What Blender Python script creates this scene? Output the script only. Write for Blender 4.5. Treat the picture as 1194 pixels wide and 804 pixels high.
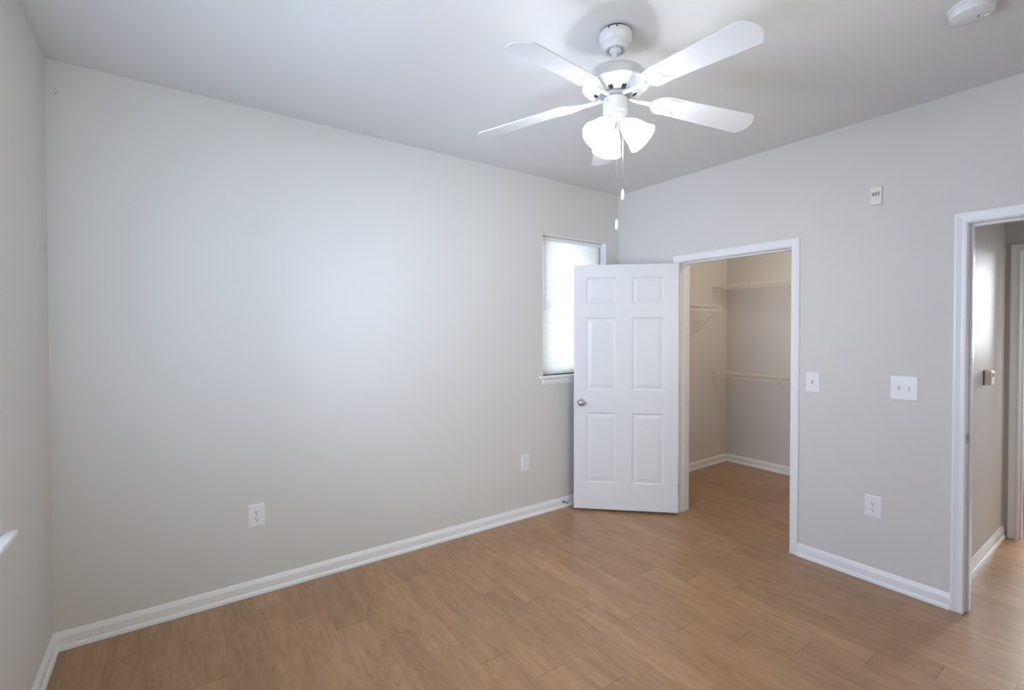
import bpy, bmesh, math, random
from mathutils import Vector, Matrix
random.seed(4)
for o in list(bpy.data.objects): bpy.data.objects.remove(o)
S = bpy.context.scene; COL = S.collection
R = math.radians

# ------------------------------------------------------------------ camera
CAM = Vector((-3.3817, -3.05, 1.4863))
cam_d = bpy.data.cameras.new('camera'); cam = bpy.data.objects.new('camera', cam_d); COL.objects.link(cam)
YAW, PITCH, ROLL = 0.9475, -0.0144, -0.0011
fw = Vector((math.cos(YAW)*math.cos(PITCH), math.sin(YAW)*math.cos(PITCH), math.sin(PITCH)))
r0 = Vector((math.sin(YAW), -math.cos(YAW), 0)); u0 = r0.cross(fw)
rt = r0*math.cos(ROLL) + u0*math.sin(ROLL); up = -r0*math.sin(ROLL) + u0*math.cos(ROLL)
M = Matrix((rt, up, -fw)).transposed().to_4x4(); M.translation = CAM
cam.matrix_world = M
cam_d.sensor_fit = 'HORIZONTAL'; cam_d.sensor_width = 36.0; cam_d.lens = 36.0*559.3/1194
cam_d.shift_x = -(599.37-597)/1194; cam_d.shift_y = -(402-394.67)/1194
cam_d.clip_start = 0.02; cam_d.clip_end = 100
S.camera = cam

# ------------------------------------------------------------------ view, world, daylight, added fill lights
S.view_settings.view_transform = 'Standard'; S.view_settings.look = 'None'
S.view_settings.exposure = 0.0; S.view_settings.gamma = 1.0; S.view_settings.use_curve_mapping = False
W = bpy.data.worlds.new('sky'); S.world = W; W.use_nodes = True
bg = W.node_tree.nodes['Background']; bg.inputs[0].default_value = (0.80, 0.90, 1.0, 1); bg.inputs[1].default_value = 0.9

L = 3.834; H = 2.7405; BACK = -3.42          # wall C at x=-L, ceiling height, wall behind the camera
WT = 0.13                                     # wall thickness

def area(name, loc, target, sx, sy, power, color, spread=180):
    d = bpy.data.lights.new(name, 'AREA'); d.shape = 'RECTANGLE'; d.size = sx; d.size_y = sy
    d.energy = power; d.color = color; d.spread = R(spread)
    o = bpy.data.objects.new(name, d); COL.objects.link(o); o.location = loc
    o.rotation_euler = (Vector(target)-Vector(loc)).to_track_quat('-Z', 'Y').to_euler()
    return o
area('daylight_left_window', (-L-0.20, -1.62, 1.58), (0, -1.62, 0.70), 1.5, 1.35, 39, (0.66, 0.76, 1.0), 140)
area('daylight_left_ground', (-L-0.16, -1.62, 0.98), (-2.85, -1.45, H), 1.5, 0.35, 16, (0.64, 0.79, 1.0), 120)
area('daylight_left_diagonal', (-L-0.18, -1.62, 1.60), (-2.85, 0, 1.85), 1.2, 1.2, 17, (0.50, 0.71, 1.0), 110)
area('back_window_fill', (-1.9, BACK-0.20, 1.60), (-1.9, 0, 1.55), 1.5, 1.35, 25, (1.0, 0.96, 0.74))  # added fill through an unseen window behind the camera
area('daylight_far_window', (-0.53, 0.32, 1.70), (-0.53, -1, 1.70), 0.75, 1.16, 18, (0.90, 0.95, 1.0))
area('daylight_hall_end', (4.30, -2.80, 1.75), (1.0, -2.50, 0.30), 0.55, 1.05, 44, (0.86, 0.93, 1.0), 100)
area('hall_side_fill', (0.85, BACK-0.10, 1.15), (0.85, 0, 1.0), 0.75, 1.5, 2.5, (1.0, 0.96, 0.93))  # added fill from the unseen side of the hall, brightens its wall
area('closet_fill', (0.80, -1.90, 2.45), (1.82, -0.50, 1.85), 0.35, 0.35, 14, (1.0, 0.87, 0.72))  # added fill inside the closet, no fixture in view
area('beyond_fill', (1.90, -2.70, H-0.04), (2.46, -2.35, 1.1), 0.30, 0.30, 26, (1.0, 0.97, 0.94))  # added fill that brightens the cabinet front and floor past the hall

# ------------------------------------------------------------------ materials
def mat(name, col, rough=0.5, metal=0.0, spec=0.5, bump=0.0, bscale=200, var=0.0, vscale=2.0):
    m = bpy.data.materials.new(name); m.use_nodes = True; nt = m.node_tree; b = nt.nodes['Principled BSDF']
    b.inputs['Base Color'].default_value = (*col, 1); b.inputs['Roughness'].default_value = rough
    b.inputs['Metallic'].default_value = metal; b.inputs['Specular IOR Level'].default_value = spec
    tc = nt.nodes.new('ShaderNodeTexCoord')
    if bump:
        n = nt.nodes.new('ShaderNodeTexNoise'); n.inputs['Scale'].default_value = bscale; n.inputs['Detail'].default_value = 3
        nt.links.new(tc.outputs['Object'], n.inputs['Vector'])
        bp = nt.nodes.new('ShaderNodeBump'); bp.inputs['Strength'].default_value = bump; bp.inputs['Distance'].default_value = 0.001
        nt.links.new(n.outputs['Fac'], bp.inputs['Height']); nt.links.new(bp.outputs['Normal'], b.inputs['Normal'])
    if var:
        n = nt.nodes.new('ShaderNodeTexNoise'); n.inputs['Scale'].default_value = vscale; n.inputs['Detail'].default_value = 2
        nt.links.new(tc.outputs['Object'], n.inputs['Vector'])
        mr = nt.nodes.new('ShaderNodeMapRange'); mr.inputs[3].default_value = 1-var; mr.inputs[4].default_value = 1+var
        nt.links.new(n.outputs['Fac'], mr.inputs[0])
        mx = nt.nodes.new('ShaderNodeMix'); mx.data_type = 'RGBA'; mx.blend_type = 'MULTIPLY'; mx.inputs[0].default_value = 1
        mx.inputs[6].default_value = (*col, 1); nt.links.new(mr.outputs[0], mx.inputs[7]); nt.links.new(mx.outputs[2], b.inputs['Base Color'])
    return m
M_WALL = mat('wall_paint', (0.665, 0.640, 0.610), 0.60, spec=0.20, bump=0.06, bscale=160, var=0.012)
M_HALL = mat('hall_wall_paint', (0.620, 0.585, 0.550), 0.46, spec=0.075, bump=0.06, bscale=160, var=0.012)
M_CEIL = mat('ceiling_paint', (0.71, 0.70, 0.69), 0.75, spec=0.2, bump=0.08, bscale=140, var=0.012)
M_TRIM = mat('trim_paint', (0.82, 0.82, 0.82), 0.32, spec=0.45)
M_DOOR = mat('door_paint', (0.73, 0.73, 0.74), 0.35, spec=0.45, bump=0.03, bscale=90)
M_FAN = mat('fan_enamel', (0.70, 0.70, 0.71), 0.28, spec=0.5)
M_BLADE = mat('fan_blade_laminate', (0.64, 0.64, 0.65), 0.4, spec=0.4, bump=0.02)
M_PLATE = mat('switch_plate_plastic', (0.80, 0.80, 0.81), 0.3)
M_IVORY = mat('ivory_plastic', (0.76, 0.74, 0.66), 0.4)
M_GRILLE = mat('sounder_slot_green_grey', (0.27, 0.26, 0.17), 0.6)
M_DARK = mat('dark_slot', (0.02, 0.02, 0.02), 0.6)
M_GREYSCREW = mat('screw_grey', (0.42, 0.42, 0.42), 0.4, metal=0.6)
M_NICKEL = mat('brushed_nickel', (0.50, 0.48, 0.45), 0.3, metal=1.0)
M_CHROME = mat('chain_metal', (0.55, 0.55, 0.55), 0.25, metal=1.0)
M_WIRE = mat('white_vinyl_wire', (0.80, 0.76, 0.68), 0.4)
M_THERM = mat('thermostat_plastic', (0.82, 0.74, 0.66), 0.5)
M_BACK = mat('thermostat_back_brown', (0.10, 0.07, 0.05), 0.6)
M_CAB = mat('white_cabinet_lacquer', (0.80, 0.80, 0.80), 0.35)
M_VINYL = mat('window_vinyl', (0.82, 0.82, 0.82), 0.4)
M_SHADE_IN = mat('vent_shadow', (0.05, 0.05, 0.05), 0.8)

def glow(name, col, strength):
    m = bpy.data.materials.new(name); m.use_nodes = True; nt = m.node_tree; b = nt.nodes['Principled BSDF']
    b.inputs['Base Color'].default_value = (0.9, 0.9, 0.9, 1); b.inputs['Roughness'].default_value = 0.35
    b.inputs['Emission Color'].default_value = (*col, 1); b.inputs['Emission Strength'].default_value = strength
    return m
def frosted(name, col, strength, clear):
    m = glow(name, col, strength); nt = m.node_tree; b = nt.nodes['Principled BSDF']; out = nt.nodes['Material Output']
    t = nt.nodes.new('ShaderNodeBsdfTransparent'); mx = nt.nodes.new('ShaderNodeMixShader'); mx.inputs[0].default_value = clear
    nt.links.new(b.outputs[0], mx.inputs[1]); nt.links.new(t.outputs[0], mx.inputs[2]); nt.links.new(mx.outputs[0], out.inputs[0]); return m
M_GLOBE = frosted('lit_frosted_glass', (0.88, 0.94, 1.0), 3.0, 0.6)
M_NECK = glow('lit_frosted_glass_neck', (0.90, 0.95, 1.0), 1.2)
M_BULB = glow('lit_bulb', (0.86, 0.93, 1.0), 350.0)

def glass_mat():
    m = bpy.data.materials.new('window_glass'); m.use_nodes = True; nt = m.node_tree; nt.nodes.clear()
    out = nt.nodes.new('ShaderNodeOutputMaterial'); mx = nt.nodes.new('ShaderNodeMixShader'); fr = nt.nodes.new('ShaderNodeFresnel')
    fr.inputs[0].default_value = 1.45
    t = nt.nodes.new('ShaderNodeBsdfTransparent'); g = nt.nodes.new('ShaderNodeBsdfGlossy'); g.inputs['Roughness'].default_value = 0.02
    nt.links.new(fr.outputs[0], mx.inputs[0]); nt.links.new(t.outputs[0], mx.inputs[1]); nt.links.new(g.outputs[0], mx.inputs[2]); nt.links.new(mx.outputs[0], out.inputs[0])
    return m
M_GLASS = glass_mat()
def blind_mat():
    m = bpy.data.materials.new('blind_slat_vinyl'); m.use_nodes = True; nt = m.node_tree; nt.nodes.clear()
    out = nt.nodes.new('ShaderNodeOutputMaterial'); mx = nt.nodes.new('ShaderNodeMixShader'); mx.inputs[0].default_value = 0.55
    d = nt.nodes.new('ShaderNodeBsdfDiffuse'); d.inputs[0].default_value = (0.85, 0.86, 0.86, 1)
    t = nt.nodes.new('ShaderNodeBsdfTranslucent'); t.inputs[0].default_value = (0.90, 0.91, 0.91, 1)
    nt.links.new(d.outputs[0], mx.inputs[1]); nt.links.new(t.outputs[0], mx.inputs[2]); nt.links.new(mx.outputs[0], out.inputs[0])
    return m
M_SLAT = blind_mat()

def floor_mat():
    m = bpy.data.materials.new('oak_vinyl_plank'); m.use_nodes = True; nt = m.node_tree; N = nt.nodes; K = nt.links; b = N['Principled BSDF']
    geo = N.new('ShaderNodeNewGeometry'); sep = N.new('ShaderNodeSeparateXYZ'); K.new(geo.outputs['Position'], sep.inputs[0])
    def math_(op, a, bb=None, c=None):
        n = N.new('ShaderNodeMath'); n.operation = op
        for i, v in enumerate((a, bb, c)):
            if v is None: continue
            if isinstance(v, (int, float)): n.inputs[i].default_value = v
            else: K.new(v, n.inputs[i])
        return n.outputs[0]
    PW, PL = 0.152, 0.90
    xr = math_('DIVIDE', math_('ADD', sep.outputs[0], 1.047), PW)
    row = math_('FLOOR', xr); fx = math_('FRACT', xr)
    # end joints step back by about 0.21 m from plank to plank
    yo = math_('DIVIDE', math_('ADD', math_('ADD', sep.outputs[1], 2.03), math_('MULTIPLY', row, 0.2115)), PL)
    pl = math_('FLOOR', yo); fy = math_('FRACT', yo)
    cmb = N.new('ShaderNodeCombineXYZ'); K.new(row, cmb.inputs[0]); K.new(pl, cmb.inputs[1])
    wn = N.new('ShaderNodeTexWhiteNoise'); wn.noise_dimensions = '2D'; K.new(cmb.outputs[0], wn.inputs[0])
    # grain coordinates: stretched along the plank, shifted per plank
    gx = math_('MULTIPLY', sep.outputs[0], 1.0); off = math_('MULTIPLY', wn.outputs[0], 37.0)
    gc = N.new('ShaderNodeCombineXYZ'); K.new(math_('ADD', gx, off), gc.inputs[0]); K.new(math_('MULTIPLY', sep.outputs[1], 0.10), gc.inputs[1]); K.new(off, gc.inputs[2])
    n1 = N.new('ShaderNodeTexNoise'); n1.inputs['Scale'].default_value = 42; n1.inputs['Detail'].default_value = 6; n1.inputs['Roughness'].default_value = 0.6; n1.inputs['Distortion'].default_value = 0.6
    K.new(gc.outputs[0], n1.inputs['Vector'])
    gc2 = N.new('ShaderNodeCombineXYZ'); K.new(math_('ADD', gx, off), gc2.inputs[0]); K.new(math_('MULTIPLY', sep.outputs[1], 0.22), gc2.inputs[1]); K.new(off, gc2.inputs[2])
    n2 = N.new('ShaderNodeTexNoise'); n2.inputs['Scale'].default_value = 7; n2.inputs['Detail'].default_value = 4; n2.inputs['Distortion'].default_value = 1.2
    K.new(gc2.outputs[0], n2.inputs['Vector'])
    # cathedral figure: bands of a distorted field
    band = math_('SINE', math_('MULTIPLY', n2.outputs['Fac'], 70.0))
    ramp = N.new('ShaderNodeValToRGB'); e = ramp.color_ramp.elements
    e[0].position = 0.25; e[0].color = (0.262, 0.142, 0.070, 1); e[1].position = 0.72; e[1].color = (0.475, 0.280, 0.150, 1)
    f = math_('ADD', math_('MULTIPLY', n1.outputs['Fac'], 0.62), math_('ADD', math_('MULTIPLY', n2.outputs['Fac'], 0.38), math_('MULTIPLY', band, 0.045)))
    K.new(f, ramp.inputs[0])
    # plank to plank tone
    tone = N.new('ShaderNodeMapRange'); tone.inputs[3].default_value = 0.92; tone.inputs[4].default_value = 1.08; K.new(wn.outputs[0], tone.inputs[0])
    # joints
    ex = math_('MULTIPLY', math_('MINIMUM', fx, math_('SUBTRACT', 1, fx)), PW); ey = math_('MULTIPLY', math_('MINIMUM', fy, math_('SUBTRACT', 1, fy)), PL)
    jx = N.new('ShaderNodeMapRange'); jx.inputs[1].default_value = 0.0003; jx.inputs[2].default_value = 0.0016; jx.inputs[3].default_value = 0.80; jx.inputs[4].default_value = 1; K.new(ex, jx.inputs[0])
    jy = N.new('ShaderNodeMapRange'); jy.inputs[1].default_value = 0.0008; jy.inputs[2].default_value = 0.0028; jy.inputs[3].default_value = 0.58; jy.inputs[4].default_value = 1; K.new(ey, jy.inputs[0])
    tot = math_('MULTIPLY', tone.outputs[0], math_('MULTIPLY', jx.outputs[0], jy.outputs[0]))
    mx = N.new('ShaderNodeMix'); mx.data_type = 'RGBA'; mx.blend_type = 'MULTIPLY'; mx.inputs[0].default_value = 1
    K.new(ramp.outputs[0], mx.inputs[6]); K.new(tot, mx.inputs[7]); K.new(mx.outputs[2], b.inputs['Base Color'])
    b.inputs['Roughness'].default_value = 0.30; b.inputs['Specular IOR Level'].default_value = 0.42
    bp = N.new('ShaderNodeBump'); bp.inputs['Strength'].default_value = 0.15; bp.inputs['Distance'].default_value = 0.001
    K.new(math_('ADD', math_('MULTIPLY', n1.outputs['Fac'], 0.4), math_('MULTIPLY', jx.outputs[0], jy.outputs[0])), bp.inputs['Height']); K.new(bp.outputs['Normal'], b.inputs['Normal'])
    return m
M_FLOOR = floor_mat()

# ------------------------------------------------------------------ mesh helpers
def obj(name, bm, m, parent=None, smooth=False, loc=None, bevel=0.0, seg=2):
    me = bpy.data.meshes.new(name); bmesh.ops.recalc_face_normals(bm, faces=bm.faces[:]); bm.to_mesh(me); bm.free()
    for mm in (m if isinstance(m, (list, tuple)) else [m]): me.materials.append(mm)
    o = bpy.data.objects.new(name, me); COL.objects.link(o)
    if parent is not None: o.parent = parent
    if loc is not None: o.location = loc
    if smooth:
        for p in me.polygons: p.use_smooth = True
        md = o.modifiers.new('edge', 'EDGE_SPLIT'); md.split_angle = R(38)
    if bevel:
        md = o.modifiers.new('bevel', 'BEVEL'); md.width = bevel; md.segments = seg; md.limit_method = 'ANGLE'; md.angle_limit = R(40)
    return o
def tag(o, label, cat, group=None, kind=None):
    o['label'] = label; o['category'] = cat
    if group: o['group'] = group
    if kind: o['kind'] = kind
    return o
def struct(o, label, cat): return tag(o, label, cat, None, 'structure')
def empty(name, loc=(0, 0, 0), rz=0.0):
    o = bpy.data.objects.new(name, None); COL.objects.link(o); o.location = loc; o.rotation_euler = (0, 0, rz); o.empty_display_size = 0.1
    return o
def box(bm, x0, x1, y0, y1, z0, z1, mi=0):
    vs = [bm.verts.new((x, y, z)) for x in (x0, x1) for y in (y0, y1) for z in (z0, z1)]
    for q in ((0, 1, 3, 2), (4, 6, 7, 5), (0, 4, 5, 1), (2, 3, 7, 6), (0, 2, 6, 4), (1, 5, 7, 3)):
        f = bm.faces.new([vs[i] for i in q]); f.material_index = mi
    return vs
def boxes(*bs):
    bm = bmesh.new()
    for b in bs: box(bm, *b)
    return bm
def lathe(bm, prof, n=40, axis=None, origin=(0, 0, 0), cap=True):
    """prof: list of (r, h); axis: direction of h"""
    ax = Vector(axis).normalized() if axis is not None else Vector((0, 0, 1))
    t = Vector((1, 0, 0)) if abs(ax.x) < 0.9 else Vector((0, 1, 0))
    a = ax.cross(t).normalized(); b = ax.cross(a); O = Vector(origin); rings = []
    for r, h in prof:
        if r < 1e-6: rings.append([bm.verts.new(O+ax*h)])
        else: rings.append([bm.verts.new(O+ax*h+(a*math.cos(2*math.pi*k/n)+b*math.sin(2*math.pi*k/n))*r) for k in range(n)])
    for A, B in zip(rings[:-1], rings[1:]):
        for k in range(n):
            k2 = (k+1) % n
            if len(A) == 1 and len(B) == 1: continue
            if len(A) == 1: bm.faces.new((A[0], B[k], B[k2]))
            elif len(B) == 1: bm.faces.new((A[k], B[0], A[k2]))
            else: bm.faces.new((A[k], B[k], B[k2], A[k2]))
    if cap:
        for Rr in (rings[0], rings[-1]):
            if len(Rr) > 2: bm.faces.new(Rr)
    return bm
def tube(bm, pts, r, n=8):
    pts = [Vector(p) for p in pts]
    rings = []
    for i, p in enumerate(pts):
        d = (pts[min(i+1, len(pts)-1)]-pts[max(i-1, 0)]).normalized()
        t = Vector((0, 0, 1)) if abs(d.z) < 0.9 else Vector((1, 0, 0))
        a = d.cross(t).normalized(); b = d.cross(a)
        rr = r[i] if isinstance(r, (list, tuple)) else r
        rings.append([bm.verts.new(p+(a*math.cos(2*math.pi*k/n)+b*math.sin(2*math.pi*k/n))*rr) for k in range(n)])
    for A, B in zip(rings[:-1], rings[1:]):
        for k in range(n): bm.faces.new((A[k], B[k], B[(k+1) % n], A[(k+1) % n]))
    bm.faces.new(rings[0]); bm.faces.new(rings[-1])
    return bm
def run(bm, P, Q, nrm, prof, s0=0.0, s1=0.0):
    """profile (t off the wall, z) extruded from P to Q along a wall whose inward normal is nrm; s = mitre (+1 inner corner, -1 outer)"""
    P = Vector((*P, 0)); Q = Vector((*Q, 0)); d = (Q-P).normalized(); n = Vector((*nrm, 0))
    A = [bm.verts.new(P+n*t+d*(t*s0)+Vector((0, 0, z))) for t, z in prof]
    B = [bm.verts.new(Q+n*t-d*(t*s1)+Vector((0, 0, z))) for t, z in prof]
    k = len(prof)
    for i in range(k): bm.faces.new((A[i], A[(i+1) % k], B[(i+1) % k], B[i]))
    bm.faces.new(A); bm.faces.new(B)
def casing(name, x, n, ya, yb, zt, prof):
    """door casing on the wall plane x, standing off in direction n (+-1 on x); ya > yb are its inner edges, prof (w outwards, t off)"""
    bm = bmesh.new(); rings = []
    for w, t in prof:
        X = x+n*t
        rings.append([bm.verts.new(v) for v in ((X, ya+w, 0.001), (X, ya+w, zt+w), (X, yb-w, zt+w), (X, yb-w, 0.001))])
    k = len(prof)
    for i in range(k):
        A, B = rings[i], rings[(i+1) % k]
        for j in range(3): bm.faces.new((A[j], A[j+1], B[j+1], B[j]))
    bm.faces.new([r[0] for r in rings]); bm.faces.new([r[3] for r in rings])
    return obj(name, bm, M_TRIM)
CW = 0.052
CAS = [(0, 0), (0, 0.009), (0.004, 0.012), (0.009, 0.0125), (0.012, 0.0105), (0.022, 0.0105), (0.034, 0.013), (0.041, 0.0155), (0.049, 0.016), (CW, 0.0135), (CW, 0)]
BASE = [(0, 0.001), (0, 0.085), (0.004, 0.085), (0.0065, 0.080), (0.0125, 0.061), (0.0125, 0.024), (0.017, 0.021), (0.0205, 0.014), (0.022, 0.001)]

# ------------------------------------------------------------------ structure
XF = 4.10                                         # far end of the room beyond the hall
struct(obj('floor', boxes((-L-WT, XF+WT, BACK-WT, WT, -0.12, 0.0)), M_FLOOR), 'warm brown wood-look plank floor running through room, closet and hall', 'floor')
struct(obj('ceiling', boxes((-L-WT, XF+WT, BACK-WT, WT, H, H+0.12)), M_CEIL), 'flat pale grey painted ceiling', 'ceiling')
# wall with the blinds window (continues as the closet's side wall)
WX0, WX1, WZ0, WZ1 = -0.905, -0.158, 1.125, 2.287
wall_far = obj('wall_far', boxes((-L-WT, WX0, 0, WT, 0, H), (WX1, 1.95, 0, WT, 0, H), (WX0, WX1, 0, WT, 0, WZ0), (WX0, WX1, 0, WT, WZ1, H)), M_WALL)
struct(wall_far, 'long blank pale grey wall running from left corner to blinds window', 'wall')
# wall on the left with a window out of frame
VY0, VY1, VZ0, VZ1 = -2.45, -0.81, 0.825, 2.25
struct(obj('wall_left', boxes((-L-WT, -L, BACK-WT, VY0, 0, H), (-L-WT, -L, VY1, 0, 0, H), (-L-WT, -L, VY0, VY1, 0, VZ0), (-L-WT, -L, VY0, VY1, VZ1, H)), M_WALL),
       'narrow strip of grey wall at the left edge of the room', 'wall')
# wall behind the camera, with an unseen window added for fill light
BX0, BX1, BZ0, BZ1 = -2.70, -1.10, 0.85, 2.30
struct(obj('wall_back', boxes((-L-WT, BX0, BACK-WT, BACK, 0, H), (BX1, 0.45, BACK-WT, BACK, 0, H), (1.25, XF+WT, BACK-WT, BACK, 0, H), (0.45, 1.25, BACK-WT, BACK, 2.0, H), (0.45, 1.25, BACK-WT, BACK, 0, 0.30), (BX0, BX1, BACK-WT, BACK, 0, BZ0), (BX0, BX1, BACK-WT, BACK, BZ1, H)), M_WALL),
       'grey wall behind the viewer', 'wall')
# right wall with the two door openings
CY0, CY1 = -0.660, -1.524                         # closet jamb faces
HY0, HY1 = -2.400, -3.213                         # hall jamb faces
JT = 0.018; DZ = 2.048
wall_right = obj('wall_right', boxes((0, WT, CY0+JT, 0, 0, H), (0, WT, CY1-JT, CY0+JT, DZ+JT, H), (0, WT, HY0+JT, CY1-JT, 0, H), (0, WT, HY1-JT, HY0+JT, DZ+JT, H), (0, WT, BACK, HY1-JT, 0, H)), M_WALL)
struct(wall_right, 'pale grey wall holding the closet doorway and hall doorway', 'wall')
CX = 1.822                                        # back of the closet
HW = -2.308                                       # hall side wall
EX = 1.515                                        # hall end wall
EY0, EY1 = -2.388, -3.12
struct(obj('wall_closet', boxes((CX, CX+0.12, -2.19, 0, 0, H)), M_WALL), 'taupe back wall inside the closet', 'wall')
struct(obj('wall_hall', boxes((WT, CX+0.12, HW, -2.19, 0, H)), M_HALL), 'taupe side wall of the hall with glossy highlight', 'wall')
struct(obj('wall_hall_end', boxes((EX, EX+0.12, EY0+JT, HW, 0, H), (EX, EX+0.12, EY1-JT, EY0+JT, DZ+JT, H), (EX, EX+0.12, BACK, EY1-JT, 0, H)), M_WALL), 'taupe end wall of the hall above and beside the far doorway', 'wall')
# room beyond the far doorway: two walls, the end one with a high window
struct(obj('wall_beyond_side', boxes((CX+0.12, XF, -2.20, -2.08, 0, H)), M_WALL), 'side wall of the room beyond the hall', 'wall')
FY0, FY1, FZ0, FZ1 = -3.10, -2.50, 1.20, 2.30
struct(obj('wall_beyond_end', boxes((XF, XF+WT, BACK, FY0, 0, H), (XF, XF+WT, FY1, -2.08, 0, H), (XF, XF+WT, FY0, FY1, 0, FZ0), (XF, XF+WT, FY0, FY1, FZ1, H)), M_WALL), 'end wall of the room beyond the hall with high window', 'wall')

# small nail holes high in the left corner
for i, (dx, dz) in enumerate(((0, 0), (0.006, -0.012), (0.002, -0.024))):
    bm = lathe(bmesh.new(), [(0, -0.001), (0.0022, -0.001), (0.0022, 0.0004), (0, 0.0004)], 10, (0, -1, 0), (-3.800+dx, 0, 2.612+dz), False)
    obj('nail_hole', bm, M_DARK, wall_far)

# baseboards
def base(name, runs, label):
    bm = bmesh.new()
    for r in runs: run(bm, *r[:3], BASE, *r[3:])
    struct(obj(name, bm, M_TRIM), label, 'baseboard')
base('baseboard_left', [((-L, BACK), (-L, 0), (1, 0), 1, 1)], 'white baseboard under the left wall, short piece at picture edge')
base('baseboard_far', [((-L, 0), (0, 0), (0, -1), 1, 1)], 'long white baseboard under the blank far wall')
base('baseboard_right', [((0, 0), (0, CY0+0.003+CW), (-1, 0), 1, 0), ((0, CY1-0.003-CW), (0, HY0+0.003+CW), (-1, 0), 0, 0)], 'white baseboard between closet doorway and hall doorway')
base('baseboard_back', [((-L, BACK), (0, BACK), (0, 1), 1, 1)], 'white baseboard behind the viewer')
base('baseboard_closet', [((WT+0.017, 0), (CX, 0), (0, -1), 0, 1), ((CX, 0), (CX, -2.19), (-1, 0), 1, 0)], 'white baseboard turning the corner inside the closet')
base('baseboard_hall', [((WT, HW), (EX, HW), (0, -1), 0, 1)], 'white baseboard along the hall side wall')

# door frames: casing both sides, jamb, stop
def doorway(idx, x0, x1, ya, yb, stop_x, label_c, label_j):
    struct(casing('trim_%d' % idx, x0, -1, ya+0.003, yb-0.003, DZ+0.004, CAS), label_c, 'door trim')
    bm = bmesh.new()
    box(bm, x0, x1, ya, ya+JT, 0.001, DZ); box(bm, x0, x1, yb-JT, yb, 0.001, DZ); box(bm, x0, x1, yb-JT, ya+JT, DZ, DZ+JT)
    s0, s1 = stop_x
    box(bm, s0, s1, ya-0.011, ya, 0.001, DZ-0.0); box(bm, s0, s1, yb, yb+0.011, 0.001, DZ); box(bm, s0, s1, yb+0.011, ya-0.011, DZ-0.011, DZ)
    j = struct(obj('trim_%d' % (idx+1), bm, M_TRIM, bevel=0.0012), label_j, 'door jamb')
    struct(casing('trim_%d' % (idx+2), x1, 1, ya+0.003, yb-0.003, DZ+0.004, CAS), label_c.replace('around', 'on the far side of'), 'door trim')
    return j
j1 = doorway(1, 0, WT, CY0, CY1, (0.040, 0.075), 'white moulded casing around the closet doorway', 'white jamb lining the closet doorway')
j2 = doorway(4, 0, WT, HY0, HY1, (0.040, 0.075), 'white moulded casing around the hall doorway', 'white jamb lining the hall doorway')
j3 = doorway(7, EX, EX+0.12, EY0, EY1, (EX+0.04, EX+0.075), 'taupe-lit white casing around the doorway at the hall end', 'white jamb lining the doorway at the hall end')
# strike plates
def strike(parent, y, n, z):
    bm = bmesh.new(); box(bm, -0.004, 0.030, y-0.0004*1, y+0.0014, z-0.028, z+0.028)
    o = obj('strike_plate', bm, M_NICKEL, parent); o['label'] = 'small nickel strike plate'
    bm = bmesh.new(); box(bm, 0.007, 0.020, y-0.0009 if n < 0 else y+0.0012, y+0.001 if n < 0 else y+0.0020, z-0.014, z+0.014)
    obj('strike_hole', bm, M_DARK, o)
strike(j2, HY0-0.001, -1, 0.925); strike(j1, CY1, 1, 0.917)

# ------------------------------------------------------------------ windows
win = struct(empty('window_1', (0, 0, 0)), 'narrow recessed window with white sill beside the open closet door', 'window')
bm = bmesh.new()
box(bm, WX0, WX0+0.006, 0.002, 0.09, WZ0, WZ1); box(bm, WX1-0.006, WX1, 0.002, 0.09, WZ0, WZ1); box(bm, WX0, WX1, 0.002, 0.09, WZ1-0.006, WZ1)
obj('reveal', bm, M_TRIM, win)
bm = bmesh.new(); f = 0.035
box(bm, WX0, WX0+f, 0.09, 0.128, WZ0, WZ1); box(bm, WX1-f, WX1, 0.09, 0.128, WZ0, WZ1); box(bm, WX0+f, WX1-f, 0.09, 0.128, WZ1-f, WZ1); box(bm, WX0+f, WX1-f, 0.09, 0.128, WZ0, WZ0+f)
box(bm, WX0+f, WX1-f, 0.112, 0.127, 1.702, 1.718)
obj('window_frame', bm, M_VINYL, win)
obj('window_pane', boxes((WX0+f, WX1-f, 0.115, 0.119, WZ0+f, 1.702), (WX0+f, WX1-f, 0.115, 0.119, 1.718, WZ1-f)), M_GLASS, win)
obj('sill', boxes((WX0-0.035, WX1+0.035, -0.032, 0.0, WZ0-0.022, WZ0), (WX0, WX1, 0.0, 0.09, WZ0-0.022, WZ0)), M_TRIM, win, bevel=0.004)
bm = bmesh.new()
prof = [(0, 1.050), (0, WZ0-0.022), (0.016, WZ0-0.022), (0.016, 1.072), (0.012, 1.062), (0.010, 1.050)]
run(bm, (WX0-0.002, 0), (WX1+0.002, 0), (0, -1), prof); obj('apron', bm, M_TRIM, win)

# mini blind inside the recess
bl = tag(empty('window_blind', (0, 0, 0)), 'closed white mini blind glowing with daylight in the narrow window', 'blind')
bx0, bx1 = WX0+0.010, WX1-0.010
obj('headrail', boxes((bx0, bx1, 0.052, 0.080, WZ1-0.036, WZ1-0.008)), M_VINYL, bl, bevel=0.002)
bm = bmesh.new(); ztop, zbot, pitch = WZ1-0.046, WZ0+0.024, 0.0185
z = ztop
while z > zbot:
    # a shallow curved slat, tilted nearly shut
    pr = []
    for k in range(5):
        s = (k/4-0.5)*0.0235; c = 0.0012*(1-(2*k/4-1)**2); a = R(64)
        pr.append((0.066+s*math.cos(a)-c*math.sin(a), z+s*math.sin(a)+c*math.cos(a)))
    A = [bm.verts.new((bx0+0.002, y, zz)) for y, zz in pr]; B = [bm.verts.new((bx1-0.002, y, zz)) for y, zz in pr]
    for k in range(4): bm.faces.new((A[k], A[k+1], B[k+1], B[k]))
    z -= pitch
o = obj('slats', bm, M_SLAT, bl)
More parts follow.
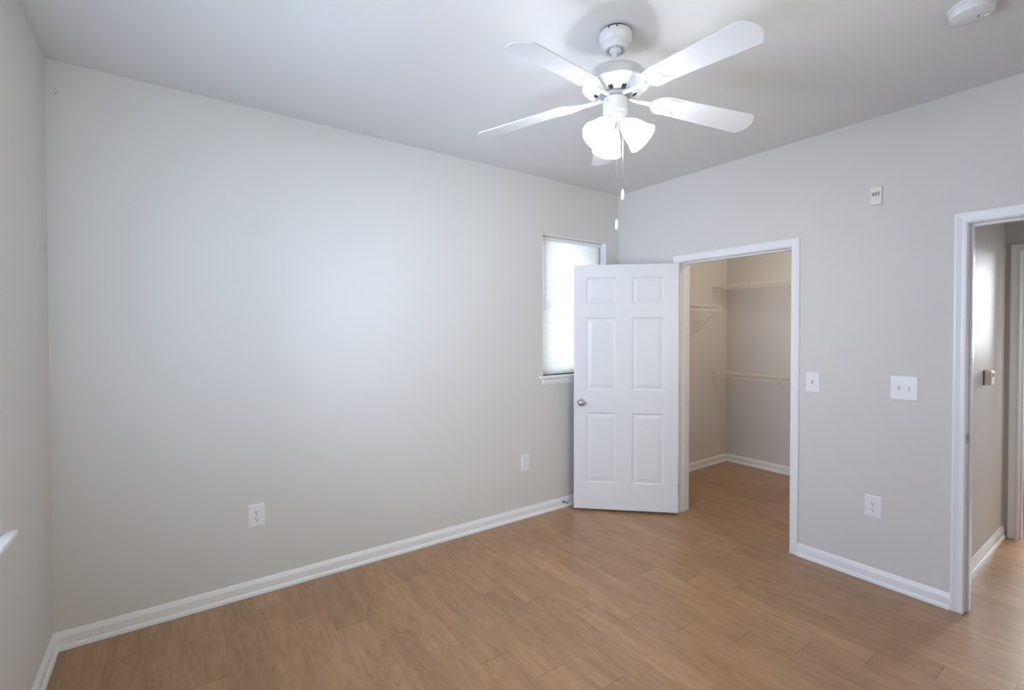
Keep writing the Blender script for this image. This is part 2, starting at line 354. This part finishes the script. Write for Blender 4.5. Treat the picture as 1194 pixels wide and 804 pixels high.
md = o.modifiers.new('thick', 'SOLIDIFY'); md.thickness = 0.0005
for p in o.data.polygons: p.use_smooth = True
obj('bottom_rail', boxes((bx0+0.002, bx1-0.002, 0.056, 0.076, WZ0+0.002, WZ0+0.014)), M_VINYL, bl, bevel=0.003)
for fx in (0.10, 0.5, 0.90):
    x = bx0+(bx1-bx0)*fx; bm = bmesh.new()
    tube(bm, [(x, 0.0525, WZ1-0.036), (x, 0.0525, WZ0+0.008)], 0.0007, 5); obj('ladder_cord', bm, M_VINYL, bl)
    bm = bmesh.new(); lathe(bm, [(0, 0), (0.004, 0), (0.004, 0.004), (0, 0.004)], 10, (0, -1, 0), (x, 0.0562, WZ0+0.008)); obj('rail_button', bm, M_GREYSCREW, bl)
bm = bmesh.new(); x = bx0+0.06; tube(bm, [(x, 0.050, WZ1-0.040), (x+0.001, 0.047, WZ1-0.35), (x, 0.046, WZ1-0.62)], 0.0035, 6); obj('tilt_wand', bm, M_VINYL, bl)

win2 = struct(empty('window_2'), 'window in the left wall, only its white sill corner in view', 'window')
bm = bmesh.new(); X0 = -L-WT
box(bm, X0, X0+0.05, VY0, VY0+f, VZ0, VZ1); box(bm, X0, X0+0.05, VY1-f, VY1, VZ0, VZ1); box(bm, X0, X0+0.05, VY0+f, VY1-f, VZ1-f, VZ1); box(bm, X0, X0+0.05, VY0+f, VY1-f, VZ0, VZ0+f); box(bm, X0+0.01, X0+0.04, VY0+f, VY1-f, 1.52, 1.56)
box(bm, X0+0.01, X0+0.04, (VY0+VY1)/2-0.03, (VY0+VY1)/2+0.03, VZ0+f, VZ1-f)
obj('window_frame', bm, M_VINYL, win2)
obj('window_pane', boxes((X0+0.022, X0+0.026, VY0+f, VY1-f, VZ0+f, VZ1-f)), M_GLASS, win2)
obj('sill', boxes((-L, -L+0.034, VY0-0.04, VY1+0.040, VZ0-0.020, VZ0), (X0+0.05, -L, VY0, VY1, VZ0-0.020, VZ0)), M_TRIM, win2, bevel=0.005)
win3 = struct(empty('window_3'), 'unseen window in the wall behind the viewer, added for fill light', 'window')
bm = bmesh.new(); Y0 = BACK-WT
box(bm, BX0, BX0+f, Y0, Y0+0.05, BZ0, BZ1); box(bm, BX1-f, BX1, Y0, Y0+0.05, BZ0, BZ1); box(bm, BX0+f, BX1-f, Y0, Y0+0.05, BZ1-f, BZ1); box(bm, BX0+f, BX1-f, Y0, Y0+0.05, BZ0, BZ0+f); box(bm, BX0+f, BX1-f, Y0+0.01, Y0+0.04, 1.56, 1.60)
obj('window_frame', bm, M_VINYL, win3)
obj('window_pane', boxes((BX0+f, BX1-f, Y0+0.022, Y0+0.026, BZ0+f, BZ1-f)), M_GLASS, win3)
obj('sill', boxes((BX0-0.04, BX1+0.04, BACK, BACK+0.034, BZ0-0.02, BZ0), (BX0, BX1, Y0+0.05, BACK, BZ0-0.02, BZ0)), M_TRIM, win3, bevel=0.005)
win5 = struct(empty('window_5'), 'tall unseen window in the hall, added for side light', 'window')  # unseen opening added so side light reaches the hall wall
bm = bmesh.new(); box(bm, 0.45, 0.485, Y0, Y0+0.05, 0.30, 2.0); box(bm, 1.215, 1.25, Y0, Y0+0.05, 0.30, 2.0); box(bm, 0.485, 1.215, Y0, Y0+0.05, 1.965, 2.0); box(bm, 0.485, 1.215, Y0, Y0+0.05, 0.30, 0.335)
obj('window_frame', bm, M_VINYL, win5); obj('window_pane', boxes((0.485, 1.215, Y0+0.022, Y0+0.026, 0.335, 1.965)), M_GLASS, win5)
win4 = struct(empty('window_4'), 'high window in the room beyond the hall', 'window')
bm = bmesh.new(); X1 = XF+0.05
box(bm, X1, X1+0.05, FY0, FY0+f, FZ0, FZ1); box(bm, X1, X1+0.05, FY1-f, FY1, FZ0, FZ1); box(bm, X1, X1+0.05, FY0+f, FY1-f, FZ1-f, FZ1); box(bm, X1, X1+0.05, FY0+f, FY1-f, FZ0, FZ0+f)
obj('window_frame', bm, M_VINYL, win4); obj('window_pane', boxes((X1+0.02, X1+0.024, FY0+f, FY1-f, FZ0+f, FZ1-f)), M_GLASS, win4)

# ------------------------------------------------------------------ closet door (open into the room)
DW, DH, DT = 0.836, 2.012, 0.035
TH = 0.7678
door = struct(empty('door_1', (-0.057, -0.6927, 0.022)), 'white six-panel closet door standing open with round nickel knob', 'door')
door.rotation_euler = (0, 0, math.pi-TH)             # local +x runs from the hinge to the latch edge; the closet side faces +y locally
def door_leaf():
    bm = bmesh.new()
    us = [0, 0.112, 0.368, 0.492, 0.738, DW]
    vs = [0, 0.218, 0.800, 0.985, 1.582, 1.690, 1.912, DH]
    def face_side(y0, s):
        for i in range(len(us)-1):
            for j in range(len(vs)-1):
                a, b, c, d = us[i], us[i+1], vs[j], vs[j+1]
                if i in (1, 3) and j in (1, 3, 5):
                    rings = []
                    for ins, dep in ((0, 0), (0.004, 0.0015), (0.010, 0.0065), (0.016, 0.0075), (0.021, 0.0070), (0.046, 0.0022), (0.049, 0.0020)):
                        rings.append([bm.verts.new((x, y0-s*dep, z)) for x, z in ((a+ins, c+ins), (b-ins, c+ins), (b-ins, d-ins), (a+ins, d-ins))])
                    for A, B in zip(rings[:-1], rings[1:]):
                        for k in range(4): bm.faces.new((A[k], A[(k+1) % 4], B[(k+1) % 4], B[k]))
                    bm.faces.new(rings[-1])
                else:
                    bm.faces.new([bm.verts.new(p) for p in ((a, y0, c), (b, y0, c), (b, y0, d), (a, y0, d))])
    face_side(0, 1); face_side(-DT, -1)
    for q in (((0, 0), (DW, 0)), ((DW, 0), (DW, DH)), ((DW, DH), (0, DH)), ((0, DH), (0, 0))):
        (a, c), (b, d) = q
        bm.faces.new([bm.verts.new(p) for p in ((a, 0, c), (b, 0, d), (b, -DT, d), (a, -DT, c))])
    bmesh.ops.remove_doubles(bm, verts=bm.verts[:], dist=1e-5)
    return bm
obj('door_panel', door_leaf(), M_DOOR, door)
KU, KZ = DW-0.060, 0.882
for s, y0 in ((1, 0.0), (-1, -DT)):
    bm = bmesh.new()
    k_ = 1.0 if s > 0 else 0.70
    lathe(bm, [(0, 0), (0.031, 0), (0.031, 0.003), (0.027, 0.008), (0.013, 0.010), (0.0115, 0.022*k_), (0.018, 0.028*k_), (0.0255, 0.036*k_), (0.0275, 0.046*k_), (0.0255, 0.055*k_), (0.018, 0.062*k_), (0.008, 0.0645*k_), (0, 0.065*k_)], 32, (0, s, 0), (KU, y0, KZ), False)
    k = obj('door_knob', bm, M_NICKEL, door, smooth=True); k['label'] = 'round brushed nickel knob'
obj('latch_plate', boxes((DW-0.0005, DW+0.0012, -DT/2-0.012, -DT/2+0.012, KZ-0.028, KZ+0.028)), M_NICKEL, door)
bm = bmesh.new(); lathe(bm, [(0, 0), (0.007, 0), (0.006, 0.008), (0, 0.010)], 12, (1, 0, 0), (DW, -DT/2, KZ), False); obj('latch_bolt', bm, M_NICKEL, door)
for hz in (0.18, 1.0, 1.80):
    bm = bmesh.new(); box(bm, -0.0015, 0.0, -DT+0.002, -0.004, hz-0.044, hz+0.044)
    lathe(bm, [(0, 0), (0.006, 0), (0.006, 0.088), (0, 0.088)], 12, (0, 0, 1), (-0.006, -DT-0.001, hz-0.044), False)
    obj('hinge', bm, M_NICKEL, door)

# spring door stop on the far baseboard
ds = tag(empty('door_stop', (-0.690, -0.0125, 0.052)), 'small springy metal door stop on the baseboard beside the open door', 'door stop')
bm = bmesh.new(); lathe(bm, [(0, 0), (0.010, 0), (0.009, 0.005), (0, 0.006)], 16, (0, -1, 0), (0, 0, 0), False); obj('stop_base', bm, M_CHROME, ds, smooth=True)
bm = bmesh.new(); pts = []
for i in range(121):
    a = i/120*2*math.pi*11; pts.append((0.0048*math.cos(a)+0.02*i/120, -0.005-0.052*i/120, 0.0048*math.sin(a)-0.008*(i/120)**2))
tube(bm, pts, 0.0012, 5); obj('spring', bm, M_CHROME, ds, smooth=True)
bm = bmesh.new(); lathe(bm, [(0, 0), (0.0065, 0), (0.0075, 0.006), (0.006, 0.013), (0, 0.014)], 14, (0.35, -1, -0.12), (0.020, -0.055, -0.008), False)
k = obj('stop_tip', bm, M_PLATE, ds, smooth=True); k['label'] = 'white rubber tip'

# ------------------------------------------------------------------ plates on the walls (local: x right, -y towards the room, z up)
def plate_bm(w, h, t=0.006):
    bm = bmesh.new(); rings = []
    for ins, d in ((0, 0), (0, 0.002), (0.003, t-0.001), (0.006, t)):
        rings.append([bm.verts.new((x, -d, z)) for x, z in ((-w/2+ins, -h/2+ins), (w/2-ins, -h/2+ins), (w/2-ins, h/2-ins), (-w/2+ins, h/2-ins))])
    for A, B in zip(rings[:-1], rings[1:]):
        for k in range(4): bm.faces.new((A[k], A[(k+1) % 4], B[(k+1) % 4], B[k]))
    bm.faces.new(rings[0]); bm.faces.new(rings[-1]); return bm
def disc(bm, r, x, z, y0, y1, n=14): lathe(bm, [(0, 0), (r, 0), (r, y0-y1), (0, y0-y1)], n, (0, -1, 0), (x, y0, z), False)
def outlet(loc, rz, label, sc=1.0):
    t = tag(empty('electrical_outlet', loc, rz), label, 'outlet', 'duplex wall outlets')
    obj('cover_plate', plate_bm(0.087*sc, 0.130), M_PLATE, t)
    for s in (1, -1):
        bm = bmesh.new(); n = 20; zc = s*0.0195
        ring = [(0.0165*max(-0.82, min(0.82, math.cos(a)))/0.82*0.9, 0.0145*math.sin(a)) for a in [2*math.pi*k/n for k in range(n)]]
        A = [bm.verts.new((x, -0.0055, zc+z)) for x, z in ring]; B = [bm.verts.new((x, -0.0075, zc+z)) for x, z in ring]
        for k in range(n): bm.faces.new((A[k], A[(k+1) % n], B[(k+1) % n], B[k]))
        bm.faces.new(B); bm.faces.new(A)
        rc = obj('receptacle', bm, M_PLATE, t)
        bm = bmesh.new(); box(bm, -0.0080, -0.0052, -0.0080, -0.0070, zc-0.0015, zc+0.0085); box(bm, 0.0052, 0.0078, -0.0080, -0.0070, zc, zc+0.0080); disc(bm, 0.0030, 0, zc-0.0075, -0.0070, -0.0080)
        obj('socket_slots', bm, M_DARK, rc)
    bm = bmesh.new(); disc(bm, 0.003, 0, 0, -0.0058, -0.0070); obj('screw', bm, M_GREYSCREW, t)
    return t
FAR, RGT = 0.0, -math.pi/2
# facing -y on the far wall: rz = 0; facing -x on the right wall: local -y must point to -x -> rz = -90 deg
outlet((-2.989, 0, 0.447), FAR, 'white duplex outlet on the blank wall nearer the left corner')
outlet((-1.079, 0, 0.441), FAR, 'white duplex outlet on the blank wall below the window', 0.92)
outlet((0, -1.995, 0.449), RGT, 'white duplex outlet low between the closet and hall doorways')
def switch(loc, rz, w, h, xs, label, ups):
    t = tag(empty('light_switch', loc, rz), label, 'light switch', 'toggle light switches')
    obj('cover_plate', plate_bm(w, h), M_PLATE, t)
    for x, u in zip(xs, ups):
        bm = bmesh.new(); box(bm, x-0.0055, x+0.0055, -0.0066, -0.0055, -0.0125, 0.0125); obj('toggle_slot', bm, M_GREYSCREW, t)
        bm = bmesh.new(); vs = box(bm, x-0.0042, x+0.0042, -0.0195, -0.0060, -0.0045, 0.0045)
        for v in vs:
            if v.co.y < -0.01: v.co.z = v.co.z*0.75+0.007*u; v.co.x = x+(v.co.x-x)*0.85
        obj('toggle', bm, M_PLATE, t)
        for s in (1, -1):
            bm = bmesh.new(); disc(bm, 0.0024, x, s*0.030, -0.0058, -0.0066); obj('screw', bm, M_PLATE, t)
    return t
switch((0, -1.660, 1.158), RGT, 0.084, 0.132, (0,), 'single white toggle switch beside the closet doorway', (1,))
switch((0, -2.136, 1.1635), RGT, 0.128, 0.137, (-0.0235, 0.0235), 'wide white double toggle switch near the hall doorway', (1, -1))
# alarm sounder high on the wall
t = tag(empty('alarm_sounder', (0, -1.996, 2.281), RGT), 'small ivory alarm sounder plate high on the right wall', 'alarm')
obj('cover_plate', plate_bm(0.062, 0.110, 0.012), M_IVORY, t)
bm = bmesh.new(); box(bm, -0.023, 0.020, -0.0140, -0.011, -0.006, 0.024)
gr = obj('grille', bm, M_IVORY, t, bevel=0.001)
bm = bmesh.new()
for x0, x1, x2, x3 in ((-0.0215, -0.0125, -0.0035, -0.0150), (-0.0085, 0.0035, 0.0095, 0.0005), (0.0080, 0.0185, 0.0185, 0.0135)):      # slanting sound slots
    P = [(x0, 0.020), (x1, 0.020), (x2, -0.002), (x3, -0.002)]
    A = [bm.verts.new((a, -0.0138, b)) for a, b in P]; B = [bm.verts.new((a, -0.0148, b)) for a, b in P]
    for i in range(4): bm.faces.new((A[i], A[(i+1) % 4], B[(i+1) % 4], B[i]))
    bm.faces.new(A); bm.faces.new(B)
obj('grille_slots', bm, M_GRILLE, gr)
bm = bmesh.new()
for a, b in ((-0.014, -0.010), (-0.007, -0.003), (-0.0015, 0.003), (0.004, 0.009), (0.010, 0.013)): box(bm, a, b, -0.0126, -0.0115, -0.019, -0.0155)
k = obj('printed_mark', bm, M_GREYSCREW, t)
for zz in (0.045, -0.040):
    bm = bmesh.new(); disc(bm, 0.003, 0, zz, -0.0115, -0.0128); obj('screw', bm, M_IVORY, t)

# thermostat on the hall side wall
t = tag(empty('thermostat', (0.0, HW, 0.0)), 'small beige thermostat on the hall side wall', 'thermostat')
obj('body', boxes((0.872, 0.955, -0.036, -0.006, 1.142, 1.232)), M_THERM, t, bevel=0.003)
obj('wall_plate', boxes((0.868, 0.962, -0.007, 0.0, 1.140, 1.234)), M_BACK, t)
obj('front_cover', boxes((0.873, 0.954, -0.040, -0.036, 1.145, 1.230)), M_PLATE, t, bevel=0.0015)
bm = bmesh.new(); box(bm, 0.895, 0.930, -0.0412, -0.0395, 1.192, 1.215); obj('display', bm, M_DARK, t)

# smoke detector on the ceiling
sd = tag(empty('smoke_detector', (-0.855, -2.565, H)), 'round white smoke detector on the ceiling', 'smoke detector')
bm = lathe(bmesh.new(), [(0, 0), (0.072, 0), (0.072, -0.010), (0.069, -0.012), (0, -0.012)], 48, None, (0, 0, 0), False); obj('mounting_base', bm, M_FAN, sd, smooth=True)
bm = lathe(bmesh.new(), [(0, -0.012), (0.0665, -0.012), (0.0665, -0.030), (0.064, -0.037), (0.060, -0.039), (0.052, -0.0395), (0.050, -0.0405), (0, -0.042)], 48, None, (0, 0, 0), False); obj('cover', bm, M_FAN, sd, smooth=True)
bm = lathe(bmesh.new(), [(0, -0.0405), (0.0042, -0.0405), (0.0042, -0.0425), (0, -0.0425)], 14, None, (0.013, -0.016, 0), False); obj('sensor_hole', bm, M_DARK, sd)
bm = lathe(bmesh.new(), [(0, -0.0395), (0.009, -0.0395), (0.008, -0.0425), (0, -0.043)], 18, None, (0.035, -0.036, 0), False); b_ = obj('test_button', bm, M_PLATE, sd)
bm = lathe(bmesh.new(), [(0, -0.0425), (0.004, -0.0425), (0.004, -0.0436), (0, -0.0436)], 12, None, (0.035, -0.036, 0), False); obj('indicator', bm, M_GREYSCREW, b_)

# ------------------------------------------------------------------ closet wire shelves
def wire_shelf(name, O, U, N, length, depth, label, braces, links, lip=0.042):
    """O: corner on the wall at deck height; U along the wall; N away from the wall"""
    t = tag(empty(name, O), label, 'wire shelf', 'white wire closet shelves')
    U = Vector(U); N = Vector(N); Zv = Vector((0, 0, 1))
    bm = bmesh.new()
    n = int(length/0.0254)
    for k in range(n+1):
        p = U*(0.006+k*(length-0.012)/n); tube(bm, [p+N*0.008, p+N*depth, p+N*depth-Zv*0.004], 0.0012, 5)
    for d in (0.010, depth*0.5, ): tube(bm, [N*d-Zv*0.004, U*length+N*d-Zv*0.004], 0.0026, 6)
    obj('wire_deck', bm, M_WIRE, t)
    bm = bmesh.new()
    tube(bm, [N*depth+Zv*0.001, U*length+N*depth+Zv*0.001], 0.0045, 8); tube(bm, [N*depth-Zv*lip, U*length+N*depth-Zv*lip], 0.0045, 8)
    for k in links: tube(bm, [U*k+N*(depth+0.001), U*k+N*(depth+0.001)-Zv*lip], 0.0040, 8)
    obj('front_lip', bm, M_WIRE, t)
    for k in braces:
        bm = bmesh.new(); tube(bm, [U*k+N*depth-Zv*lip, U*k+N*(depth-0.02)-Zv*(lip+0.012), U*k+N*0.004-Zv*0.325, U*k+N*0.004-Zv*0.35], 0.0034, 7); obj('brace', bm, M_WIRE, t)
    return t
SD = 0.308
wire_shelf('wire_shelf', (CX, -0.010, 1.985), (0, -1, 0), (-1, 0, 0), 2.15, SD, 'upper white wire shelf on the closet back wall', (0.70, 1.6), (0.145, 0.43, 0.735, 1.04, 1.34, 1.64, 1.94))
wire_shelf('wire_shelf', (CX, -0.010, 1.033), (0, -1, 0), (-1, 0, 0), 2.15, SD, 'lower white wire shelf on the closet back wall', (0.72, 1.6), (0.145, 0.43, 0.735, 1.04, 1.34, 1.64, 1.94))
wire_shelf('wire_shelf', (1.195, 0.0, 1.738), (-1, 0, 0), (0, -1, 0), 1.02, SD, 'short white wire shelf on the closet side wall, ending open', (0.075, 0.85), (0.004, 0.34, 0.64, 0.94))
# ------------------------------------------------------------------ cabinet in the room beyond the hall
cb = tag(empty('tall_cabinet', (2.46, -2.205, 0)), 'sliver of white tall cabinet beyond the far doorway', 'cabinet')
obj('carcass', boxes((0.0, 0.55, -0.31, 0.0, 0.12, 2.10), (0.05, 0.55, -0.31, 0.0, 0.0, 0.12)), M_CAB, cb, bevel=0.002)
for a, b in ((-0.308, -0.002),):
    for c, d in ((0.20, 1.12), (1.125, 2.09)):
        dr = obj('cabinet_door', boxes((-0.020, 0.0, a, b, c, d)), M_CAB, cb, bevel=0.002)
        bm = lathe(bmesh.new(), [(0, 0), (0.006, 0), (0.006, 0.012), (0.014, 0.018), (0.012, 0.026), (0, 0.028)], 16, (-1, 0, 0), (-0.020, b-0.05, 1.06 if c < 1 else 1.19), False); obj('knob', bm, M_DARK, dr, smooth=True)

# ------------------------------------------------------------------ ceiling fan
FX, FY = -1.855, -1.655
fan = tag(empty('ceiling_fan', (FX, FY, H)), 'white five-blade ceiling fan with three lit glass shades', 'ceiling fan')
def fz(z): return z-H
bm = lathe(bmesh.new(), [(0.060, -0.013), (0.0655, -0.011), (0.0668, -0.014), (0.0668, -0.036), (0.0640, -0.045), (0.0560, -0.053), (0.0500, -0.057), (0.0490, -0.064), (0.0465, -0.077), (0.0435, -0.081), (0.034, -0.082), (0.031, -0.076), (0.028, -0.070)], 48, None, (0, 0, 0), False)
cn = obj('canopy', bm, M_FAN, fan, smooth=True)
bm = lathe(bmesh.new(), [(0, 0), (0.056, 0), (0.056, -0.020), (0, -0.020)], 32, None, (0, 0, 0), False); obj('shaded_gap_bracket', bm, M_DARK, fan)  # bracket disc coloured dark as the shadow gap above the canopy
for a in (200, 228, 20, 48):
    bm = bmesh.new(); d = Vector((math.cos(R(a)), math.sin(R(a)), 0)); lathe(bm, [(0, 0), (0.0035, 0), (0.0035, 0.0018), (0, 0.0018)], 10, d, d*0.0664+Vector((0, 0, -0.0165)), False)
    obj('canopy_screw', bm, M_DARK, cn)
bm = bmesh.new()
for k in range(14):
    a = 2*math.pi*k/14; lathe(bm, [(0, 0), (0.0022, 0), (0.0022, 0.0012), (0, 0.0012)], 8, (0, 0, -1), (0.0385*math.cos(a), 0.0385*math.sin(a), -0.0815), False)
obj('vent_holes', bm, M_DARK, cn)
bm = lathe(bmesh.new(), [(0, -0.060), (0.018, -0.063), (0.026, -0.072), (0.027, -0.080), (0.022, -0.089), (0.0115, -0.094), (0.0105, -0.100), (0.0105, fz(2.575)), (0.022, fz(2.574)), (0.024, fz(2.560)), (0, fz(2.560))], 32, None, (0, 0, 0), False)
obj('downrod', bm, M_FAN, fan, smooth=True)
bm = lathe(bmesh.new(), [(0.020, fz(2.566)), (0.060, fz(2.567)), (0.098, fz(2.565)), (0.116, fz(2.558)), (0.126, fz(2.546)), (0.1300, fz(2.530)), (0.1325, fz(2.516)), (0.136, fz(2.513)), (0.137, fz(2.508)), (0.134, fz(2.503)), (0.128, fz(2.501)), (0.078, fz(2.476)), (0.070, fz(2.474)), (0.0, fz(2.474))], 64, None, (0, 0, 0), False)
mh = obj('motor_housing', bm, M_FAN, fan, smooth=True)
bm = bmesh.new()                                     # ribs on the sloping underside
for k in range(80):
    a = 2*math.pi*k/80; c, s = math.cos(a), math.sin(a)
    tube(bm, [(c*0.124, s*0.124, fz(2.4985)), (c*0.086, s*0.086, fz(2.4795))], 0.0016, 5)
obj('vent_ribs', bm, M_FAN, mh)
for k in range(5):                                   # dark openings between the blade irons
    for da in (-17, 17):
        a = R(264.4+72*k+da); c, s = math.cos(a), math.sin(a); bm = bmesh.new()
        vs = box(bm, -0.008, 0.008, -0.009, 0.009, -0.002, 0.002)
        for v in vs:
            x, y, z = v.co; rr = 0.080+x; v.co = (c*rr-s*y, s*rr+c*y, fz(2.4762)+z+x*0.5)
        obj('vent_opening', bm, M_DARK, mh)
bm = lathe(bmesh.new(), [(0, fz(2.476)), (0.066, fz(2.476)), (0.066, fz(2.468)), (0.060, fz(2.462)), (0.048, fz(2.460)), (0, fz(2.460))], 40, None, (0, 0, 0), False)
obj('flywheel', bm, M_GREYSCREW, fan, smooth=True)
bm = lathe(bmesh.new(), [(0, fz(2.463)), (0.044, fz(2.463)), (0.0505, fz(2.455)), (0.0505, fz(2.408)), (0.0515, fz(2.404)), (0.0515, fz(2.399)), (0.048, fz(2.394)), (0, fz(2.394))], 48, None, (0, 0, 0), False)
sh = obj('switch_housing', bm, M_FAN, fan, smooth=True)
for a in (185, 305):
    bm = bmesh.new(); d = Vector((math.cos(R(a)), math.sin(R(a)), 0)); lathe(bm, [(0, 0), (0.0032, 0), (0.0032, 0.002), (0, 0.002)], 10, d, d*0.0500+Vector((0, 0, fz(2.440))), False)
    obj('housing_screw', bm, M_GREYSCREW, sh)

# blades: local +x outwards
BT = 0.0055; R0, R1 = 0.205, 0.648
def blade_bm():
    bm = bmesh.new(); out = []
    def half(x): return 0.052+(0.0645-0.052)*min(1, max(0, (x-R0)/(R1-R0-0.05)))
    N_ = 14; upper = []
    for k in range(6):                                 # rounded root corner
        a = math.pi-k/5*math.pi/2; upper.append((R0+0.016+0.016*math.cos(a), half(R0)-0.016+0.016*math.sin(a)))
    for k in range(1, N_): x = R0+0.016+(R1-0.055-R0-0.016)*k/N_; upper.append((x, half(x)))
    hw = half(R1)
    hw = half(R1); cr = 0.014; xe = R1-0.020
    for k in range(5): a = math.pi/2*(1-k/5.0); upper.append((xe-cr+cr*math.cos(a)*0.9, hw-cr+cr*math.sin(a)))
    tip = []
    for k in range(0, 6): yy = (hw-cr)*(1-k/6.0); tip.append((R1-0.020*(yy/(hw-cr))**2, yy))
    tip.append((R1, 0))
    up_ = upper+tip; lo = [(x, -y) for x, y in reversed(up_[:-1])]
    ring = up_+lo
    A = [bm.verts.new((x, y, BT/2)) for x, y in ring]; B = [bm.verts.new((x, y, -BT/2)) for x, y in ring]
    n = len(ring)
    for k in range(n): bm.faces.new((A[k], A[(k+1) % n], B[(k+1) % n], B[k]))
    bm.faces.new(A); bm.faces.new(B); return bm
def iron_bm():
    """decorative blade iron: arm from the flywheel and a three-lobed plate under the blade root"""
    bm = bmesh.new()
    def outline(pts, z0, z1):
        A = [bm.verts.new((x, y, z0)) for x, y in pts]; B = [bm.verts.new((x, y, z1)) for x, y in pts]; n = len(pts)
        for k in range(n): bm.faces.new((A[k], A[(k+1) % n], B[(k+1) % n], B[k]))
        bm.faces.new(A); bm.faces.new(B)
    top = [(0.165, 0.014), (0.178, 0.030), (0.192, 0.044), (0.210, 0.0505), (0.228, 0.050), (0.246, 0.046), (0.268, 0.044), (0.290, 0.047), (0.296, 0.0445), (0.285, 0.036), (0.268, 0.027), (0.257, 0.018), (0.252, 0.008), (0.262, 0.0)]
    outline(top+[(x, -y) for x, y in reversed(top[:-1])], -BT/2-0.0050, -BT/2-0.0002)
    # raised scroll lobes
    for (cx, cy, rr) in ((0.206, 0.026, 0.018), (0.206, -0.026, 0.018), (0.222, 0.0, 0.016)):
        pts = [(cx+rr*1.2*math.cos(2*math.pi*k/24), cy+rr*math.sin(2*math.pi*k/24), -BT/2-0.0055) for k in range(25)]
        tube(bm, pts, 0.0026, 6)
    tube(bm, [(0.178, 0, -BT/2-0.004), (0.150, 0, -0.008), (0.110, 0, -0.011), (0.080, 0, -0.011), (0.056, 0, -0.009)], [0.014, 0.0095, 0.0085, 0.009, 0.011], 10)
    for x, y in ((0.215, 0.036), (0.215, -0.036), (0.245, 0.0)): lathe(bm, [(0, 0), (0.0045, 0), (0.0035, 0.003), (0, 0.0035)], 10, (0, 0, -1), (x, y, -BT/2-0.005), False)
    return bm
BZ = 2.481
proto = None
for k in range(5):
    if proto is None:
        b = obj('blade', blade_bm(), M_BLADE, fan, bevel=0.0015); i = obj('blade_iron', iron_bm(), M_FAN, b, smooth=True); proto = (b, i)
    else:
        b = proto[0].copy(); COL.objects.link(b); i = proto[1].copy(); COL.objects.link(i); i.parent = b
    b.parent = fan; b.location = (0, 0, fz(BZ))       # the blades droop slightly towards their tips
    b.rotation_euler = (Matrix.Rotation(R(264.5+72*k), 3, 'Z') @ Matrix.Rotation(R(6.5), 3, 'Y') @ Matrix.Rotation(R(-11.6), 3, 'X')).to_euler()

# light kit
bm = lathe(bmesh.new(), [(0, fz(2.394)), (0.046, fz(2.394)), (0.047, fz(2.386)), (0.042, fz(2.370)), (0.033, fz(2.357)), (0.020, fz(2.350)), (0, fz(2.348))], 40, None, (0, 0, 0), False)
lk = obj('light_fitter', bm, M_FAN, fan, smooth=True)
bm = lathe(bmesh.new(), [(0, fz(2.350)), (0.007, fz(2.349)), (0.008, fz(2.342)), (0.005, fz(2.337)), (0, fz(2.336))], 16, None, (0, 0, 0), False); obj('finial', bm, M_GREYSCREW, lk, smooth=True)
SA = 62.0
for k in range(3):
    az = R(SA+120*k); tilt = R(47)
    d = Vector((math.cos(az)*math.cos(tilt), math.sin(az)*math.cos(tilt), -math.sin(tilt)))
    O = Vector((math.cos(az)*0.030, math.sin(az)*0.030, fz(2.366)))
    bm = bmesh.new(); lathe(bm, [(0, 0), (0.020, 0), (0.0205, 0.016), (0.017, 0.018), (0, 0.018)], 24, d, O, False); sk = obj('lamp_socket', bm, M_FAN, lk, smooth=True)
    # bell shade, open at its mouth, with wall thickness
    pr = [(0.0225, 0.014), (0.0270, 0.020), (0.0355, 0.034), (0.0425, 0.052), (0.0475, 0.072), (0.0520, 0.092), (0.0575, 0.108), (0.0640, 0.120)]
    inner = [(r-0.003, h) for r, h in reversed(pr)]
    bm = bmesh.new(); lathe(bm, pr+[(0.0640, 0.1215), (0.0615, 0.1215)]+inner[1:], 40, d, O, False)
    s = obj('lamp_shade', bm, [M_GLOBE, M_NECK], fan, smooth=True)
    for p in s.data.polygons:                          # the glass glows less near its neck, away from the bulb
        if (p.center-O).dot(d) < 0.058: p.material_index = 1; s['label'] = 'lit frosted bell glass shade'
    bm = bmesh.new(); lathe(bm, [(0, 0.016), (0.011, 0.018), (0.012, 0.045), (0.014, 0.058), (0.022, 0.072), (0.025, 0.087), (0.021, 0.102), (0.010, 0.111), (0, 0.113)], 20, d, O, False)
    bb = obj('bulb', bm, [M_BULB, M_PLATE], s, smooth=True)
    for p in bb.data.polygons:
        if (p.center-O).dot(d) < 0.060: p.material_index = 1
# pull chains: beads and a white drop
rv = Vector((math.sin(YAW), -math.cos(YAW), 0)); fv = Vector((math.cos(YAW), math.sin(YAW), 0))
for off, z0, z1, in ((rv*0.0005-fv*0.030, 2.352, 1.952), (rv*0.0345+fv*0.012, 2.372, 2.087)):
    bm = bmesh.new(); z = z0
    while z > z1:
        bmesh.ops.create_icosphere(bm, subdivisions=1, radius=0.0016, matrix=Matrix.Translation(off+Vector((0, 0, fz(z))))); z -= 0.0042
    tube(bm, [off+Vector((0, 0, fz(z0))), off+Vector((0, 0, fz(z1)))], 0.0006, 5)
    if z0 < 2.36: tube(bm, [Vector((0, 0, fz(2.345))), off*0.6+Vector((0, 0, fz(2.345))), off+Vector((0, 0, fz(z0)))], 0.0012, 5)
    ch = obj('pull_chain', bm, M_CHROME, fan)
    bm = lathe(bmesh.new(), [(0, 0), (0.0030, -0.001), (0.0052, -0.012), (0.0068, -0.026), (0.0064, -0.036), (0.0040, -0.043), (0, -0.044)], 16, None, off+Vector((0, 0, fz(z1))), False)
    p_ = obj('pull_drop', bm, M_PLATE, ch, smooth=True); p_['label'] = 'white teardrop pull'
